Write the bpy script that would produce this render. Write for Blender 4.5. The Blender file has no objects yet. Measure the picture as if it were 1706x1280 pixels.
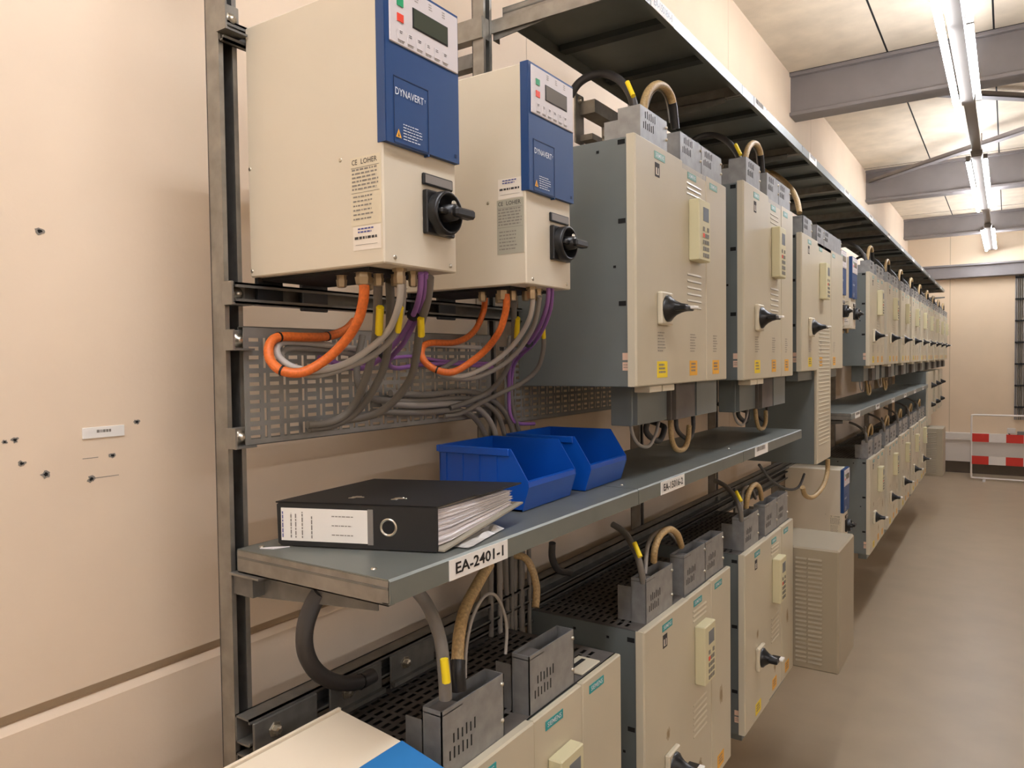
import bpy, math, random
from mathutils import Vector, Matrix
random.seed(7)
S = bpy.context.scene
COL = S.collection

# ---------------------------------------------------------------- camera
cd = bpy.data.cameras.new('camera'); cam = bpy.data.objects.new('camera', cd); COL.objects.link(cam)
cd.sensor_width = 36.0; cd.lens = 1245.0/1706.0*36.0; cd.clip_start = 0.02; cd.clip_end = 60
_r = Matrix(((0.83340022, -0.00758673, 0.55261787), (0.55253605, 0.03344649, -0.83281765), (-0.01216477, 0.99941171, 0.03206625)))
cam.matrix_world = Matrix.Translation((0, 0, 2.05)) @ _r.to_4x4()
S.camera = cam
# ---------------------------------------------------------------- world, exposure
w = bpy.data.worlds.new('world'); S.world = w; w.use_nodes = True
w.node_tree.nodes['Background'].inputs[0].default_value = (1.0, 0.82, 0.62, 1)
w.node_tree.nodes['Background'].inputs[1].default_value = 0.03
S.view_settings.view_transform = 'Standard'; S.view_settings.look = 'None'
S.view_settings.gamma = 1; S.view_settings.use_curve_mapping = False
S.view_settings.exposure = 0.22
TUBE_POWER = 58.0
TUBE_COLOUR = (0.97, 1.0, 1.10)

# ---------------------------------------------------------------- helpers
def lin(c):
    return tuple((v/255/12.92 if v/255 <= .04045 else ((v/255+.055)/1.055)**2.4) for v in c)
def mat(name, rgb, rough=.5, metal=0, var=0, scale=8, bump=0, bscale=60, emit=None, spec=.5):
    m = bpy.data.materials.new(name); m.use_nodes = True
    n = m.node_tree.nodes; l = m.node_tree.links; b = n['Principled BSDF']
    c = lin(rgb); b.inputs['Base Color'].default_value = (*c, 1)
    b.inputs['Roughness'].default_value = rough; b.inputs['Metallic'].default_value = metal
    b.inputs['Specular IOR Level'].default_value = spec
    tc = n.new('ShaderNodeTexCoord')
    if var:
        t = n.new('ShaderNodeTexNoise'); t.inputs['Scale'].default_value = scale; t.inputs['Detail'].default_value = 6
        r = n.new('ShaderNodeValToRGB'); l.new(tc.outputs['Object'], t.inputs['Vector']); l.new(t.outputs['Fac'], r.inputs['Fac'])
        r.color_ramp.elements[0].position = .3; r.color_ramp.elements[1].position = .7
        r.color_ramp.elements[0].color = (*[v*(1-var) for v in c], 1)
        r.color_ramp.elements[1].color = (*[min(1, v*(1+var)) for v in c], 1)
        l.new(r.outputs['Color'], b.inputs['Base Color'])
    if bump:
        t2 = n.new('ShaderNodeTexNoise'); t2.inputs['Scale'].default_value = bscale
        bp = n.new('ShaderNodeBump'); bp.inputs['Strength'].default_value = bump; bp.inputs['Distance'].default_value = .004
        l.new(tc.outputs['Object'], t2.inputs['Vector']); l.new(t2.outputs['Fac'], bp.inputs['Height']); l.new(bp.outputs['Normal'], b.inputs['Normal'])
    if emit:
        b.inputs['Emission Color'].default_value = (*emit[0], 1); b.inputs['Emission Strength'].default_value = emit[1]
    return m
M = {
 'wall': mat('wall_paint', (230,209,183), .6, var=.04, scale=2.5, bump=.08, bscale=90),
 'endwall': mat('end_wall_paint', (222,200,170), .6, var=.03, scale=2),
 'groove': mat('groove_paint', (190,170,142), .7),
 'seam': mat('wall_seam', (205,185,158), .8),
 'white': mat('white_enamel', (215,208,198), .5),
 'brown': mat('dark_skirting', (84,72,58), .7, var=.1),
 'ceil': mat('ceiling_concrete', (206,192,170), .85, var=.10, scale=5, bump=.35, bscale=120),
 'floor': mat('floor_vinyl', (164,147,122), .38, var=.05, scale=3.5),
 'beam': mat('beam_grey_paint', (124,118,116), .55, var=.08, scale=4),
 'galv': mat('galvanised_steel', (150,146,138), .42, .75, var=.2, scale=22),
 'galvd': mat('galvanised_steel_dull', (118,116,110), .5, .5, var=.18, scale=25),
 'tbox': mat('galvanised_cover', (152,152,150), .42, .55, var=.14, scale=30),
 'shelf': mat('shelf_grey_steel', (122,126,120), .42, .45, var=.07, scale=9),
 'underside_shade': mat('shelf_underside_shaded', (60,64,61), .6, .2, var=.07, scale=6),  # shelf steel darkened, the shade beneath the shelf is in the colour
 'tray': mat('tray_steel', (140,138,132), .45, .4, var=.12, scale=20),
 'dark': mat('dark_void', (16,16,17), .8),
 'strut': mat('strut_inner', (60,62,66), .4, .5, var=.3, scale=15),
 'dcream': mat('drive_cream_paint', (210,199,177), .45, var=.02, scale=4),
 'scream': mat('cabinet_cream_paint', (192,182,158), .36, var=.03, scale=5),
 'sedge': mat('cabinet_cream_edge', (204,194,170), .4),
 'sgrey': mat('cabinet_grey_paint', (110,116,114), .42, .15, var=.05, scale=7),
 'dirty': mat('dusty_grey_steel', (92,86,80), .7, .1, var=.2, scale=14),
 'bluep': mat('blue_plastic', (26,64,114), .42),
 'blued': mat('blue_groove', (14,38,76), .5),
 'blue_lit': mat('lit_blue_plastic', (48,122,186), .4),  # blue lightened: light falling from above is put into the colour
 'panel': mat('keypad_grey_plastic', (206,198,196), .4),
 'lcd': mat('lcd_glass', (66,72,62), .12),
 'lcdg': mat('lcd_glass_pale', (120,116,110), .15),
 'green': mat('green_key', (28,150,96), .4), 'red': mat('red_key', (222,66,44), .4),
 'ink': mat('black_ink', (58,54,52), .7), 'inkf': mat('grey_ink', (135,128,118), .7), 'inkb': mat('blue_ink', (80,84,140), .7),
 'whitei': mat('white_ink', (225,230,235), .6),
 'label': mat('paper_label', (226,216,200), .5), 'labelc': mat('cream_label', (214,202,174), .5), 'labelg': mat('grey_label', (170,166,148), .4),
 'wlabel': mat('white_label', (236,232,224), .45),
 'black': mat('black_plastic', (20,20,21), .35), 'blackm': mat('black_matte', (26,25,25), .6, var=.15, scale=40),
 'greypl': mat('grey_plastic', (128,122,116), .4),
 'screw': mat('screw_zinc', (190,182,165), .3, .9),
 'hole': mat('dark_hole', (14,13,12), .9),
 'teal': mat('teal_nameplate', (40,150,150), .45), 'teal_glare': mat('glare_teal_nameplate', (120,170,158), .45),  # the paler teal has white glare mixed into its colour
 'yellow': mat('yellow_sticker', (238,208,24), .5), 'orange': mat('orange_sticker', (232,170,50), .5), 'pink': mat('pink_sticker', (222,186,160), .5),
 'keypad': mat('keypad_cream', (206,198,160), .4), 'disp': mat('grey_display', (104,110,116), .3), 'keys': mat('grey_keys', (120,116,106), .5),
 'corange': mat('orange_cable', (222,112,44), .5, var=.15, scale=160),
 'cgrey': mat('grey_cable', (150,144,136), .5), 'cwhite': mat('pale_grey_cable', (182,176,168), .5), 'cpurple': mat('purple_cable', (146,100,164), .5),
 'cdark': mat('dark_grey_cable', (116,110,101), .55), 'cblack': mat('black_cable', (66,63,61), .5), 'ctan': mat('tan_braided_cable', (176,148,102), .5, var=.28, scale=180),
 'bin': mat('bin_blue_plastic', (5,74,168), .35), 'binder': mat('binder_black_board', (30,30,30), .5, var=.1, scale=60),
 'paper': mat('paper_pages', (228,222,222), .7), 'papere': mat('paper_edge', (206,200,200), .8, var=.12, scale=120), 'board': mat('grey_board', (150,142,126), .7),
 'film': mat('crumpled_film', (190,186,180), .25), 'brass': mat('brass_gland', (176,158,128), .35, .6),
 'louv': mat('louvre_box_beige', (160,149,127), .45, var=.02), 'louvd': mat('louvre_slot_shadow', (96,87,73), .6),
 'rwhite': mat('barrier_white', (230,222,214), .4), 'rred': mat('barrier_red', (206,50,36), .5),
 'ecream': mat('enclosure_cream_paint', (238,224,200), .45), 'stain_light': mat('rust_stain_pale', (172,156,128), .6), 'stain_dark': mat('rust_stain', (146,124,92), .6), 'tube': mat('lit_tube', (255,250,240), .4, emit=(TUBE_COLOUR, TUBE_POWER)),
 'fix': mat('fixture_enamel', (128,122,116), .4),
}
def ob(name, me, parent=None, loc=None):
    o = bpy.data.objects.new(name, me); COL.objects.link(o)
    if parent: o.parent = parent
    if loc: o.location = loc
    return o
def tag(o, label, cat=None, group=None, kind=None):
    if label: o['label'] = label
    if cat: o['category'] = cat
    if group: o['group'] = group
    if kind: o['kind'] = kind
    return o
def empty(name, loc, label, cat, group=None):
    o = bpy.data.objects.new(name, None); COL.objects.link(o); o.location = loc; o.empty_display_size = .1
    return tag(o, label, cat, group)
_tc = {}
def text_geo(s, bold=False):
    if (s, bold) not in _tc:
        cu = bpy.data.curves.new('t', 'FONT'); cu.body = s; cu.size = 1; cu.offset = .022 if bold else .004; cu.resolution_u = 2
        o = bpy.data.objects.new('t', cu); COL.objects.link(o)
        me = o.evaluated_get(bpy.context.evaluated_depsgraph_get()).to_mesh()
        vs = [(v.co.x, v.co.y) for v in me.vertices]; fs = [tuple(p.vertices) for p in me.polygons]
        x0 = min(v[0] for v in vs); x1 = max(v[0] for v in vs); y0 = min(v[1] for v in vs); y1 = max(v[1] for v in vs)
        _tc[s, bold] = ([((a-x0)/(x1-x0), (b-y0)/(y1-y0)) for a, b in vs], fs)
        o.to_mesh_clear(); bpy.data.objects.remove(o); bpy.data.curves.remove(cu)
    return _tc[s, bold]
class MB:
    def __init__(s): s.v = []; s.f = []; s.m = []; s.sm = []; s.mats = []
    def mi(s, k):
        if k not in s.mats: s.mats.append(k)
        return s.mats.index(k)
    def add(s, vs, fs, k, smooth=False):
        o = len(s.v); s.v += [tuple(v) for v in vs]; i = s.mi(k)
        for f in fs: s.f.append(tuple(a+o for a in f)); s.m.append(i); s.sm.append(smooth)
        return s
    def box(s, a, b, k, c=0):
        x0, x1 = sorted((a[0], b[0])); y0, y1 = sorted((a[1], b[1])); z0, z1 = sorted((a[2], b[2]))
        if not c:
            vs = [(x, y, z) for x in (x0, x1) for y in (y0, y1) for z in (z0, z1)]
            return s.add(vs, [(0,1,3,2), (4,6,7,5), (0,4,5,1), (2,3,7,6), (0,2,6,4), (1,5,7,3)], k)
        vs = []; ix = {}
        for i, x in enumerate((x0, x1)):
            for j, y in enumerate((y0, y1)):
                for l, z in enumerate((z0, z1)):
                    sx, sy, sz = (1-2*i), (1-2*j), (1-2*l)
                    ix[i, j, l, 0] = len(vs); vs.append((x, y+sy*c, z+sz*c))
                    ix[i, j, l, 1] = len(vs); vs.append((x+sx*c, y, z+sz*c))
                    ix[i, j, l, 2] = len(vs); vs.append((x+sx*c, y+sy*c, z))
        fs = []
        for i in (0, 1):
            q = [(0,0), (1,0), (1,1), (0,1)]
            if i == 0: q = q[::-1]
            fs.append([ix[i, a_, b_, 0] for a_, b_ in q])
            fs.append([ix[a_, i, b_, 1] for a_, b_ in q[::-1]])
            fs.append([ix[a_, b_, i, 2] for a_, b_ in q])
        for j in (0, 1):
            for l in (0, 1):
                fs.append([ix[0, j, l, 1], ix[1, j, l, 1], ix[1, j, l, 2], ix[0, j, l, 2]])
                fs.append([ix[j, 0, l, 0], ix[j, 1, l, 0], ix[j, 1, l, 2], ix[j, 0, l, 2]])
                fs.append([ix[j, l, 0, 0], ix[j, l, 1, 0], ix[j, l, 1, 1], ix[j, l, 0, 1]])
                for i in (0, 1):
                    pass
        for i in (0, 1):
            for j in (0, 1):
                for l in (0, 1): fs.append([ix[i, j, l, 0], ix[i, j, l, 1], ix[i, j, l, 2]])
        return s.add(vs, fs, k)
    def quad(s, p, k): return s.add(p, [tuple(range(len(p)))], k)
    def prism(s, poly, ax, a, b, k):
        n = len(poly)
        def P(t, u): return {0: (u, t[0], t[1]), 1: (t[0], u, t[1]), 2: (t[0], t[1], u)}[ax]
        vs = [P(t, a) for t in poly]+[P(t, b) for t in poly]
        return s.add(vs, [tuple(range(n))[::-1], tuple(range(n, 2*n))]+[(i, (i+1) % n, (i+1) % n+n, i+n) for i in range(n)], k)
    def lathe(s, c, axis, prof, k, n=20, smooth=True):
        ax = Vector(axis).normalized(); u = ax.orthogonal().normalized(); w_ = ax.cross(u); c = Vector(c); vs = []
        for h, r in prof:
            for i in range(n):
                t = 2*math.pi*i/n; vs.append(c+ax*h+(u*math.cos(t)+w_*math.sin(t))*r)
        fs = [(j*n+i, j*n+(i+1) % n, (j+1)*n+(i+1) % n, (j+1)*n+i) for j in range(len(prof)-1) for i in range(n)]
        s.add(vs, fs, k, smooth); e = len(prof)-1
        return s.add(vs[:n]+vs[-n:], [tuple(range(n))[::-1], tuple(range(n, 2*n))], k)
    def cyl(s, c, axis, h, r, k, n=14): return s.lathe(c, axis, [(0, r), (h, r)], k, n)
    def tube(s, pts, r, k, n=10, sub=5):
        P = [Vector(p) for p in pts]; Q = []
        for i in range(len(P)-1):
            a = P[max(i-1, 0)]; b = P[i]; c = P[i+1]; d = P[min(i+2, len(P)-1)]
            for j in range(sub):
                t = j/sub
                Q.append(.5*((2*b)+(c-a)*t+(2*a-5*b+4*c-d)*t*t+(3*b-a-3*c+d)*t**3))
        Q.append(P[-1]); vs = []; u = None
        for i, q in enumerate(Q):
            t = (Q[min(i+1, len(Q)-1)]-Q[max(i-1, 0)]).normalized()
            u = t.orthogonal().normalized() if u is None else (u-t*u.dot(t)).normalized()
            w_ = t.cross(u)
            for j in range(n):
                a = 2*math.pi*j/n; vs.append(q+(u*math.cos(a)+w_*math.sin(a))*r)
        L = len(Q)
        fs = [(i*n+j, i*n+(j+1) % n, (i+1)*n+(j+1) % n, (i+1)*n+j) for i in range(L-1) for j in range(n)]
        s.add(vs, fs, k, True)
        return s.add(vs[:n]+vs[-n:], [tuple(range(n))[::-1], tuple(range(n, 2*n))], k)
    def text(s, t, o, r, u, wd, h, k, bold=False):
        o = Vector(o); r = Vector(r); u = Vector(u); vs, fs = text_geo(t, bold)
        return s.add([o+r*(a*wd)+u*(b*h) for a, b in vs], fs, k)
    def dashes(s, o, r, u, wd, h, rows, k, fill=.8, th=.35, seed=1):
        rr = random.Random(seed); o = Vector(o); r = Vector(r); u = Vector(u)
        for i in range(rows):
            y = h*(1-(i+.5)/rows); x = 0; e = wd*(fill+(1-fill)*rr.random())
            while x < e-.0005:
                l = min(e-x, wd*(.05+.14*rr.random())); a = o+r*x+u*y
                d = u*(h/rows*th); s.add([a, a+r*l, a+r*l+d, a+d], [(0,1,2,3)], k); x += l+wd*.035
        return s
    def grid(s, o, r, u, W, H, thick, holes, k):
        # flat sheet W x H with rectangular holes cut through it, made of cells on the hole boundaries
        xs = sorted({0, W, *[q for h in holes for q in (h[0], h[2])]}); ys = sorted({0, H, *[q for h in holes for q in (h[1], h[3])]})
        o = Vector(o); r = Vector(r); u = Vector(u); nrm = r.cross(u).normalized()*thick
        def inh(cx, cy): return any(h[0] < cx < h[2] and h[1] < cy < h[3] for h in holes)
        ok = {(i, j): not inh((xs[i]+xs[i+1])/2, (ys[j]+ys[j+1])/2) for i in range(len(xs)-1) for j in range(len(ys)-1)}
        # merge runs along x
        for j in range(len(ys)-1):
            i = 0
            while i < len(xs)-1:
                if not ok[i, j]: i += 1; continue
                e = i
                while e < len(xs)-1 and ok[e, j]: e += 1
                a = o+r*xs[i]+u*ys[j]; b = o+r*xs[e]+u*ys[j]; c = o+r*xs[e]+u*ys[j+1]; d = o+r*xs[i]+u*ys[j+1]
                vs = [a, b, c, d, a-nrm, b-nrm, c-nrm, d-nrm]
                s.add(vs, [(0,1,2,3), (7,6,5,4), (0,4,5,1), (1,5,6,2), (2,6,7,3), (3,7,4,0)], k); i = e
        return s
    def build(s, name, parent=None, loc=None, flip=False):
        me = bpy.data.meshes.new(name); me.from_pydata(s.v, [], s.f)
        for k in s.mats: me.materials.append(M[k])
        me.polygons.foreach_set('material_index', s.m); me.polygons.foreach_set('use_smooth', s.sm)
        me.update()
        return ob(name, me, parent, loc)
def copy_tree(o, parent=None):
    c = o.copy(); COL.objects.link(c); c.parent = parent
    if parent: c.matrix_parent_inverse = o.matrix_parent_inverse
    for ch in list(o.children): copy_tree(ch, c)
    return c
X, Y, Z = (1,0,0), (0,1,0), (0,0,1)
ORD = ['first','second','third','fourth','fifth','sixth','seventh','eighth','ninth','tenth','eleventh','twelfth','thirteenth','fourteenth']
PATHS = {
 'orange1': [(-0.978,0.989,2.202),(-0.978,0.991,2.179),(-0.99,0.998,2.155),(-1.01,1.005,2.126),(-1.05,1.015,2.094),(-1.09,1.001,2.057),(-1.12,0.968,2.032),(-1.15,0.943,2.035),(-1.18,0.94,2.056),(-1.195,0.951,2.085),(-1.2,0.978,2.101),(-1.2,1.039,2.102),(-1.205,1.108,2.105),(-1.21,1.165,2.12),(-1.215,1.198,2.141)],
 'greyA1': [(-0.918,1.02,2.2),(-0.918,1.022,2.183),(-0.93,1.029,2.151),(-0.98,1.056,2.11),(-1.04,1.064,2.075),(-1.09,1.048,2.047),(-1.12,1.005,2.034),(-1.15,0.972,2.041),(-1.18,0.962,2.061),(-1.2,0.975,2.083),(-1.21,1.009,2.092),(-1.215,1.092,2.089),(-1.22,1.201,2.08),(-1.225,1.323,2.068)],
 'greyB1': [(-0.92,1.031,2.199),(-0.95,1.061,2.148),(-1.0,1.09,2.1),(-1.05,1.086,2.063),(-1.1,1.065,2.04),(-1.13,1.014,2.024),(-1.16,0.995,2.029),(-1.19,0.982,2.051),(-1.21,0.993,2.07),(-1.22,1.032,2.08),(-1.225,1.117,2.076),(-1.23,1.229,2.065)],
 'purpleA1': [(-0.9,1.058,2.212),(-0.92,1.077,2.176),(-0.97,1.115,2.14),(-1.04,1.157,2.102),(-1.11,1.18,2.064),(-1.16,1.177,2.038),(-1.2,1.162,2.039),(-1.215,1.121,2.055),(-1.22,1.096,2.06)],
 'purpleB1': [(-0.9,1.071,2.213),(-0.93,1.101,2.172),(-0.99,1.144,2.131),(-1.06,1.186,2.088),(-1.13,1.216,2.051),(-1.2,1.316,2.034),(-1.22,1.426,2.041),(-1.225,1.578,2.042),(-1.225,1.745,2.03)],
 'purpleC1': [(-1.215,1.121,2.05),(-1.225,1.224,2.046),(-1.23,1.393,2.062),(-1.23,1.534,2.049),(-1.23,1.738,2.041)],
 'darkA1': [(-0.97,1.019,2.206),(-0.99,1.038,2.166),(-1.03,1.075,2.112),(-1.08,1.11,2.054),(-1.12,1.128,2.004),(-1.16,1.142,1.962),(-1.19,1.132,1.932),(-1.205,1.095,1.92),(-1.21,1.054,1.921)],
 'darkB1': [(-0.97,1.05,2.202),(-1.0,1.083,2.158),(-1.04,1.121,2.101),(-1.09,1.159,2.041),(-1.13,1.166,1.99),(-1.17,1.166,1.95),(-1.195,1.146,1.925),(-1.21,1.108,1.913),(-1.215,1.063,1.912)],
 'darkC1': [(-0.9,1.083,2.206),(-0.93,1.111,2.167),(-0.98,1.147,2.118),(-1.03,1.193,2.065),(-1.08,1.23,2.014),(-1.13,1.237,1.967),(-1.17,1.222,1.936),(-1.2,1.196,1.925),(-1.22,1.17,1.922)],
 'darkD1': [(-1.2,1.208,2.108),(-1.19,1.186,2.067),(-1.17,1.158,2.028),(-1.17,1.167,1.992),(-1.19,1.224,1.966),(-1.21,1.304,1.958),(-1.225,1.429,1.951),(-1.225,1.576,1.95),(-1.225,1.685,1.937),(-1.22,1.759,1.896),(-1.22,1.8,1.823),(-1.22,1.817,1.733),(-1.22,1.82,1.59),(-1.22,1.823,1.411),(-1.22,1.819,1.232)],
 'bundleA': [(-1.21,1.284,1.953),(-1.22,1.423,1.939),(-1.22,1.569,1.936),(-1.22,1.663,1.919),(-1.22,1.728,1.872),(-1.22,1.757,1.801),(-1.22,1.764,1.6),(-1.22,1.76,1.251)],
 'bundleB': [(-1.21,1.244,1.936),(-1.22,1.423,1.921),(-1.22,1.556,1.919),(-1.22,1.635,1.901),(-1.22,1.693,1.85),(-1.22,1.715,1.78),(-1.22,1.719,1.608),(-1.22,1.715,1.265)],
 'bundleC': [(-1.21,1.305,1.976),(-1.22,1.447,1.965),(-1.22,1.596,1.968),(-1.22,1.712,1.946),(-1.22,1.802,1.893),(-1.22,1.851,1.8),(-1.22,1.872,1.581),(-1.22,1.871,1.216)],
 'bundleD': [(-1.2,1.802,2.12),(-1.2,1.788,2.05),(-1.2,1.793,1.981),(-1.21,1.831,1.891),(-1.22,1.89,1.787),(-1.22,1.919,1.572),(-1.22,1.918,1.2)],
 'orange2': [(-0.969,1.44,2.203),(-0.969,1.442,2.182),(-0.98,1.45,2.155),(-1.0,1.456,2.118),(-1.05,1.477,2.08),(-1.09,1.464,2.047),(-1.12,1.431,2.023),(-1.15,1.406,2.028),(-1.18,1.397,2.048),(-1.2,1.408,2.075),(-1.21,1.45,2.095),(-1.215,1.567,2.099),(-1.22,1.654,2.13),(-1.22,1.698,2.185),(-1.2,1.679,2.224)],
 'greyA2': [(-0.914,1.47,2.204),(-0.93,1.484,2.155),(-0.98,1.519,2.111),(-1.03,1.525,2.068),(-1.08,1.507,2.033),(-1.12,1.466,2.012),(-1.15,1.422,2.02),(-1.18,1.406,2.045),(-1.2,1.41,2.075),(-1.215,1.449,2.09),(-1.22,1.573,2.088),(-1.225,1.688,2.085)],
 'greyB2': [(-0.92,1.509,2.199),(-0.95,1.537,2.143),(-1.0,1.566,2.094),(-1.05,1.57,2.05),(-1.1,1.545,2.017),(-1.14,1.517,2.003),(-1.18,1.495,2.006),(-1.21,1.484,2.022),(-1.225,1.578,2.052)],
 'purpleA2': [(-0.9,1.517,2.221),(-0.92,1.541,2.178),(-0.98,1.603,2.132),(-1.05,1.662,2.094),(-1.11,1.701,2.069),(-1.17,1.755,2.033),(-1.2,1.792,1.964),(-1.21,1.812,1.892),(-1.215,1.858,1.862),(-1.22,1.96,1.852)],
 'purpleB2': [(-0.9,1.534,2.222),(-0.93,1.575,2.173),(-0.99,1.633,2.123),(-1.06,1.695,2.088),(-1.12,1.735,2.063),(-1.18,1.786,2.029),(-1.21,1.816,1.945),(-1.22,1.837,1.891)],
 'darkA2': [(-1.04,1.725,2.11),(-1.05,1.737,2.073),(-1.08,1.754,2.024),(-1.12,1.739,1.987),(-1.16,1.694,1.96),(-1.19,1.636,1.934),(-1.21,1.569,1.909),(-1.22,1.518,1.906)],
 'darkB2': [(-0.98,1.489,2.193),(-1.03,1.563,2.11),(-1.08,1.62,2.05),(-1.12,1.639,2.003),(-1.16,1.637,1.967),(-1.19,1.596,1.943),(-1.21,1.531,1.927)],
 'c3blk': [(0.1,0.159,0.898),(0.13,0.159,0.93),(0.17,0.166,0.947),(0.22,0.168,0.942),(0.28,0.137,0.9),(0.33,0.094,0.841),(0.35,0.078,0.794),(0.355,0.074,0.746)],
 'c3tan': [(0.355,0.134,0.796),(0.355,0.143,0.827),(0.355,0.179,0.869),(0.355,0.238,0.902),(0.355,0.304,0.911),(0.355,0.348,0.896),(0.355,0.368,0.866)],
 'c3sheath': [(0.355,0.358,0.88),(0.355,0.368,0.858),(0.355,0.383,0.806)],
 'c3thin': [(0.34,0.195,0.824),(0.34,0.232,0.873),(0.34,0.279,0.901),(0.34,0.336,0.896),(0.34,0.361,0.859),(0.34,0.375,0.826)],
 'c3bg': [(0.3,0.153,-0.096),(0.3,0.16,-0.142),(0.3,0.204,-0.182),(0.3,0.281,-0.198),(0.3,0.339,-0.167),(0.29,0.394,-0.123)],
 'c3bt': [(0.3,0.468,-0.128),(0.31,0.452,-0.187),(0.31,0.49,-0.227),(0.31,0.557,-0.236),(0.31,0.603,-0.212),(0.3,0.643,-0.163)],
 'L1gry': [(0.22,0.149,0.975),(0.27,0.129,0.959),(0.32,0.08,0.933),(0.35,0.055,0.898),(0.355,0.072,0.833)],
 'L1tan': [(0.34,0.185,0.867),(0.35,0.171,0.912),(0.355,0.202,0.947),(0.355,0.275,0.951),(0.35,0.355,0.918),(0.34,0.418,0.864)],
 'L1gr2': [(0.34,0.12,0.845),(0.33,0.163,0.917),(0.31,0.267,0.934),(0.3,0.392,0.915),(0.28,0.541,0.841)],
 'L0blk': [(-1.05,0.939,1.629),(-1.07,0.934,1.599),(-1.09,0.933,1.551),(-1.12,0.961,1.49),(-1.15,1.016,1.426),(-1.18,1.099,1.368),(-1.2,1.18,1.336),(-1.2,1.222,1.336)],
 'L0gry': [(-0.95,1.082,1.613),(-0.93,1.093,1.584),(-0.9,1.085,1.551),(-0.885,1.083,1.509),(-0.88,1.085,1.441),(-0.88,1.086,1.412)],
 'L0tan': [(-0.96,1.346,1.596),(-0.95,1.286,1.566),(-0.93,1.216,1.537),(-0.91,1.169,1.5),(-0.9,1.149,1.454)],
 'L0sh': [(-0.9,1.151,1.459),(-0.895,1.143,1.44),(-0.89,1.141,1.405)],
 'L0thin': [(-0.9,1.174,1.415),(-0.9,1.179,1.474),(-0.9,1.201,1.528),(-0.9,1.239,1.56),(-0.9,1.276,1.557),(-0.9,1.306,1.523),(-0.9,1.324,1.472),(-0.9,1.318,1.415)],
 'L0tan2': [(-1.15,1.738,1.502),(-1.12,1.744,1.496),(-1.1,1.749,1.464),(-1.08,1.738,1.419),(-1.07,1.715,1.374)],
 'L0blk2': [(-1.15,1.944,1.492),(-1.16,1.96,1.441),(-1.17,2.013,1.39),(-1.18,2.107,1.356)],
 'c5tan': [(-0.9,4.789,1.43),(-0.9,4.772,1.342),(-0.9,4.632,1.283),(-0.9,4.389,1.265),(-0.9,4.195,1.303),(-0.9,4.125,1.358)],
 'c5blk': [(-0.95,3.483,1.553),(-0.97,3.771,1.441),(-0.98,4.113,1.344),(-0.98,4.388,1.312),(-0.98,4.537,1.367)],
 'c5big': [(-1.1,4.008,3.024),(-1.1,4.22,3.064),(-1.02,4.154,3.004),(-0.95,4.091,2.926),(-0.91,4.047,2.851),(-0.89,4.01,2.781)],
 'ylw': [(-0.97,1.023,2.151),(-1.0,1.05,2.103)],
 'ylw1b': [(-0.935,1.04,2.15),(-0.97,1.071,2.107)],
 'ylw2': [(-0.955,1.12,2.134),(-0.97,1.139,2.1)],
 'ylw3': [(-0.995,1.527,2.152),(-1.02,1.561,2.105)],
 'ylw4': [(-1.02,1.689,2.136),(-1.03,1.708,2.108)],
 'ylw5': [(-0.865,1.065,1.499),(-0.86,1.065,1.455)],
 'ylw6': [(0.345,0.033,0.958),(0.37,0.018,0.923)],
 'ylw7': [(0.34,0.057,0.858),(0.365,0.041,0.81)],
}

# ================================================================ the room
WX = -1.5; DY = 15.1; CZ = 4.36
def struct(o): o['kind'] = 'structure'; return o
struct(MB().box((WX-.1, -7, -.1), (6.6, DY+.2, 0), 'floor').build('floor'))
c = MB().box((WX-.1, -7, CZ), (6.6, DY+.2, CZ+.1), 'ceil')
ceil = struct(c.build('ceiling'))
m = MB()
for x in (-.78, -.10, .58, 1.26, 1.94, 2.62, 3.3, 3.98, 4.66, 5.34, 6.02): m.box((x-.006, -7, CZ-.002), (x+.006, DY, CZ+.01), 'dark')
for y in (2.7, 6.4, 10.2, 14.0): m.box((WX, y-.005, CZ-.002), (6.4, y+.005, CZ+.01), 'dark')
m.build('panel_joint', ceil)
gz = 1.408
wl = MB()
wl.box((WX-.12, -7, gz+.012), (WX, DY, CZ), 'wall')
wl.prism([(WX-.12, 0), (WX, 0), (WX, gz-.026), (WX-.014, gz-.012), (WX-.12, gz-.012)], 1, -7, DY, 'wall')
wl.box((WX-.12, -7, gz-.014), (WX-.022, DY, gz+.014), 'groove')
wl = struct(wl.build('wall_left'))
m = MB()
for y, z0, z1 in ((2.385, gz+.02, CZ), (4.8, gz+.02, CZ), (7.2, gz+.02, CZ), (.56, gz+.02, CZ)): m.box((WX, y-.0015, z0), (WX+.0006, y+.0015, z1), 'seam' if y < 1 else 'groove')
m.build('vertical_seam', wl)
def smudge(y, z, r, seed):
    rr = random.Random(seed); pts = []
    for i in range(14):
        a = 2*math.pi*i/14; q = r*(.55+.6*rr.random()); pts.append((WX+.0008, y+q*1.25*math.cos(a), z+q*math.sin(a)))
    mb = MB().quad(pts, 'inkf'); mb.quad([(p[0]+.0005, y+(p[1]-y)*.5, z+(p[2]-z)*.5) for p in pts], 'hole')
    mb.build('drill_hole', wl)
for i, (y, z, r) in enumerate(((.68, 2.30, .0075), (.627, 1.916, .006), (.637, 1.872, .006), (.677, 1.847, .008), (.804, 1.868, .007), (.76, 1.826, .007), (.855, 1.932, .006), (.61, 1.914, .005))): smudge(y, z, r, i)
m = MB()
for y, z, a in ((.775, 1.867, .03), (.765, 1.8265, -.05), (.60, 1.87, .035)): m.box((WX, min(y, y-a), z), (WX+.0005, max(y, y-a), z+.0012), 'inkf')
m.build('pencil_line', wl)
e = MB().box((WX-.12, DY, 0), (6.6, DY+.12, CZ), 'endwall')
we = struct(e.build('wall_end'))
m = MB()
for x in (-.845, 1.6): m.box((x-.006, DY-.002, 0), (x+.006, DY, CZ), 'groove')
m.build('panel_joint', we)
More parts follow.
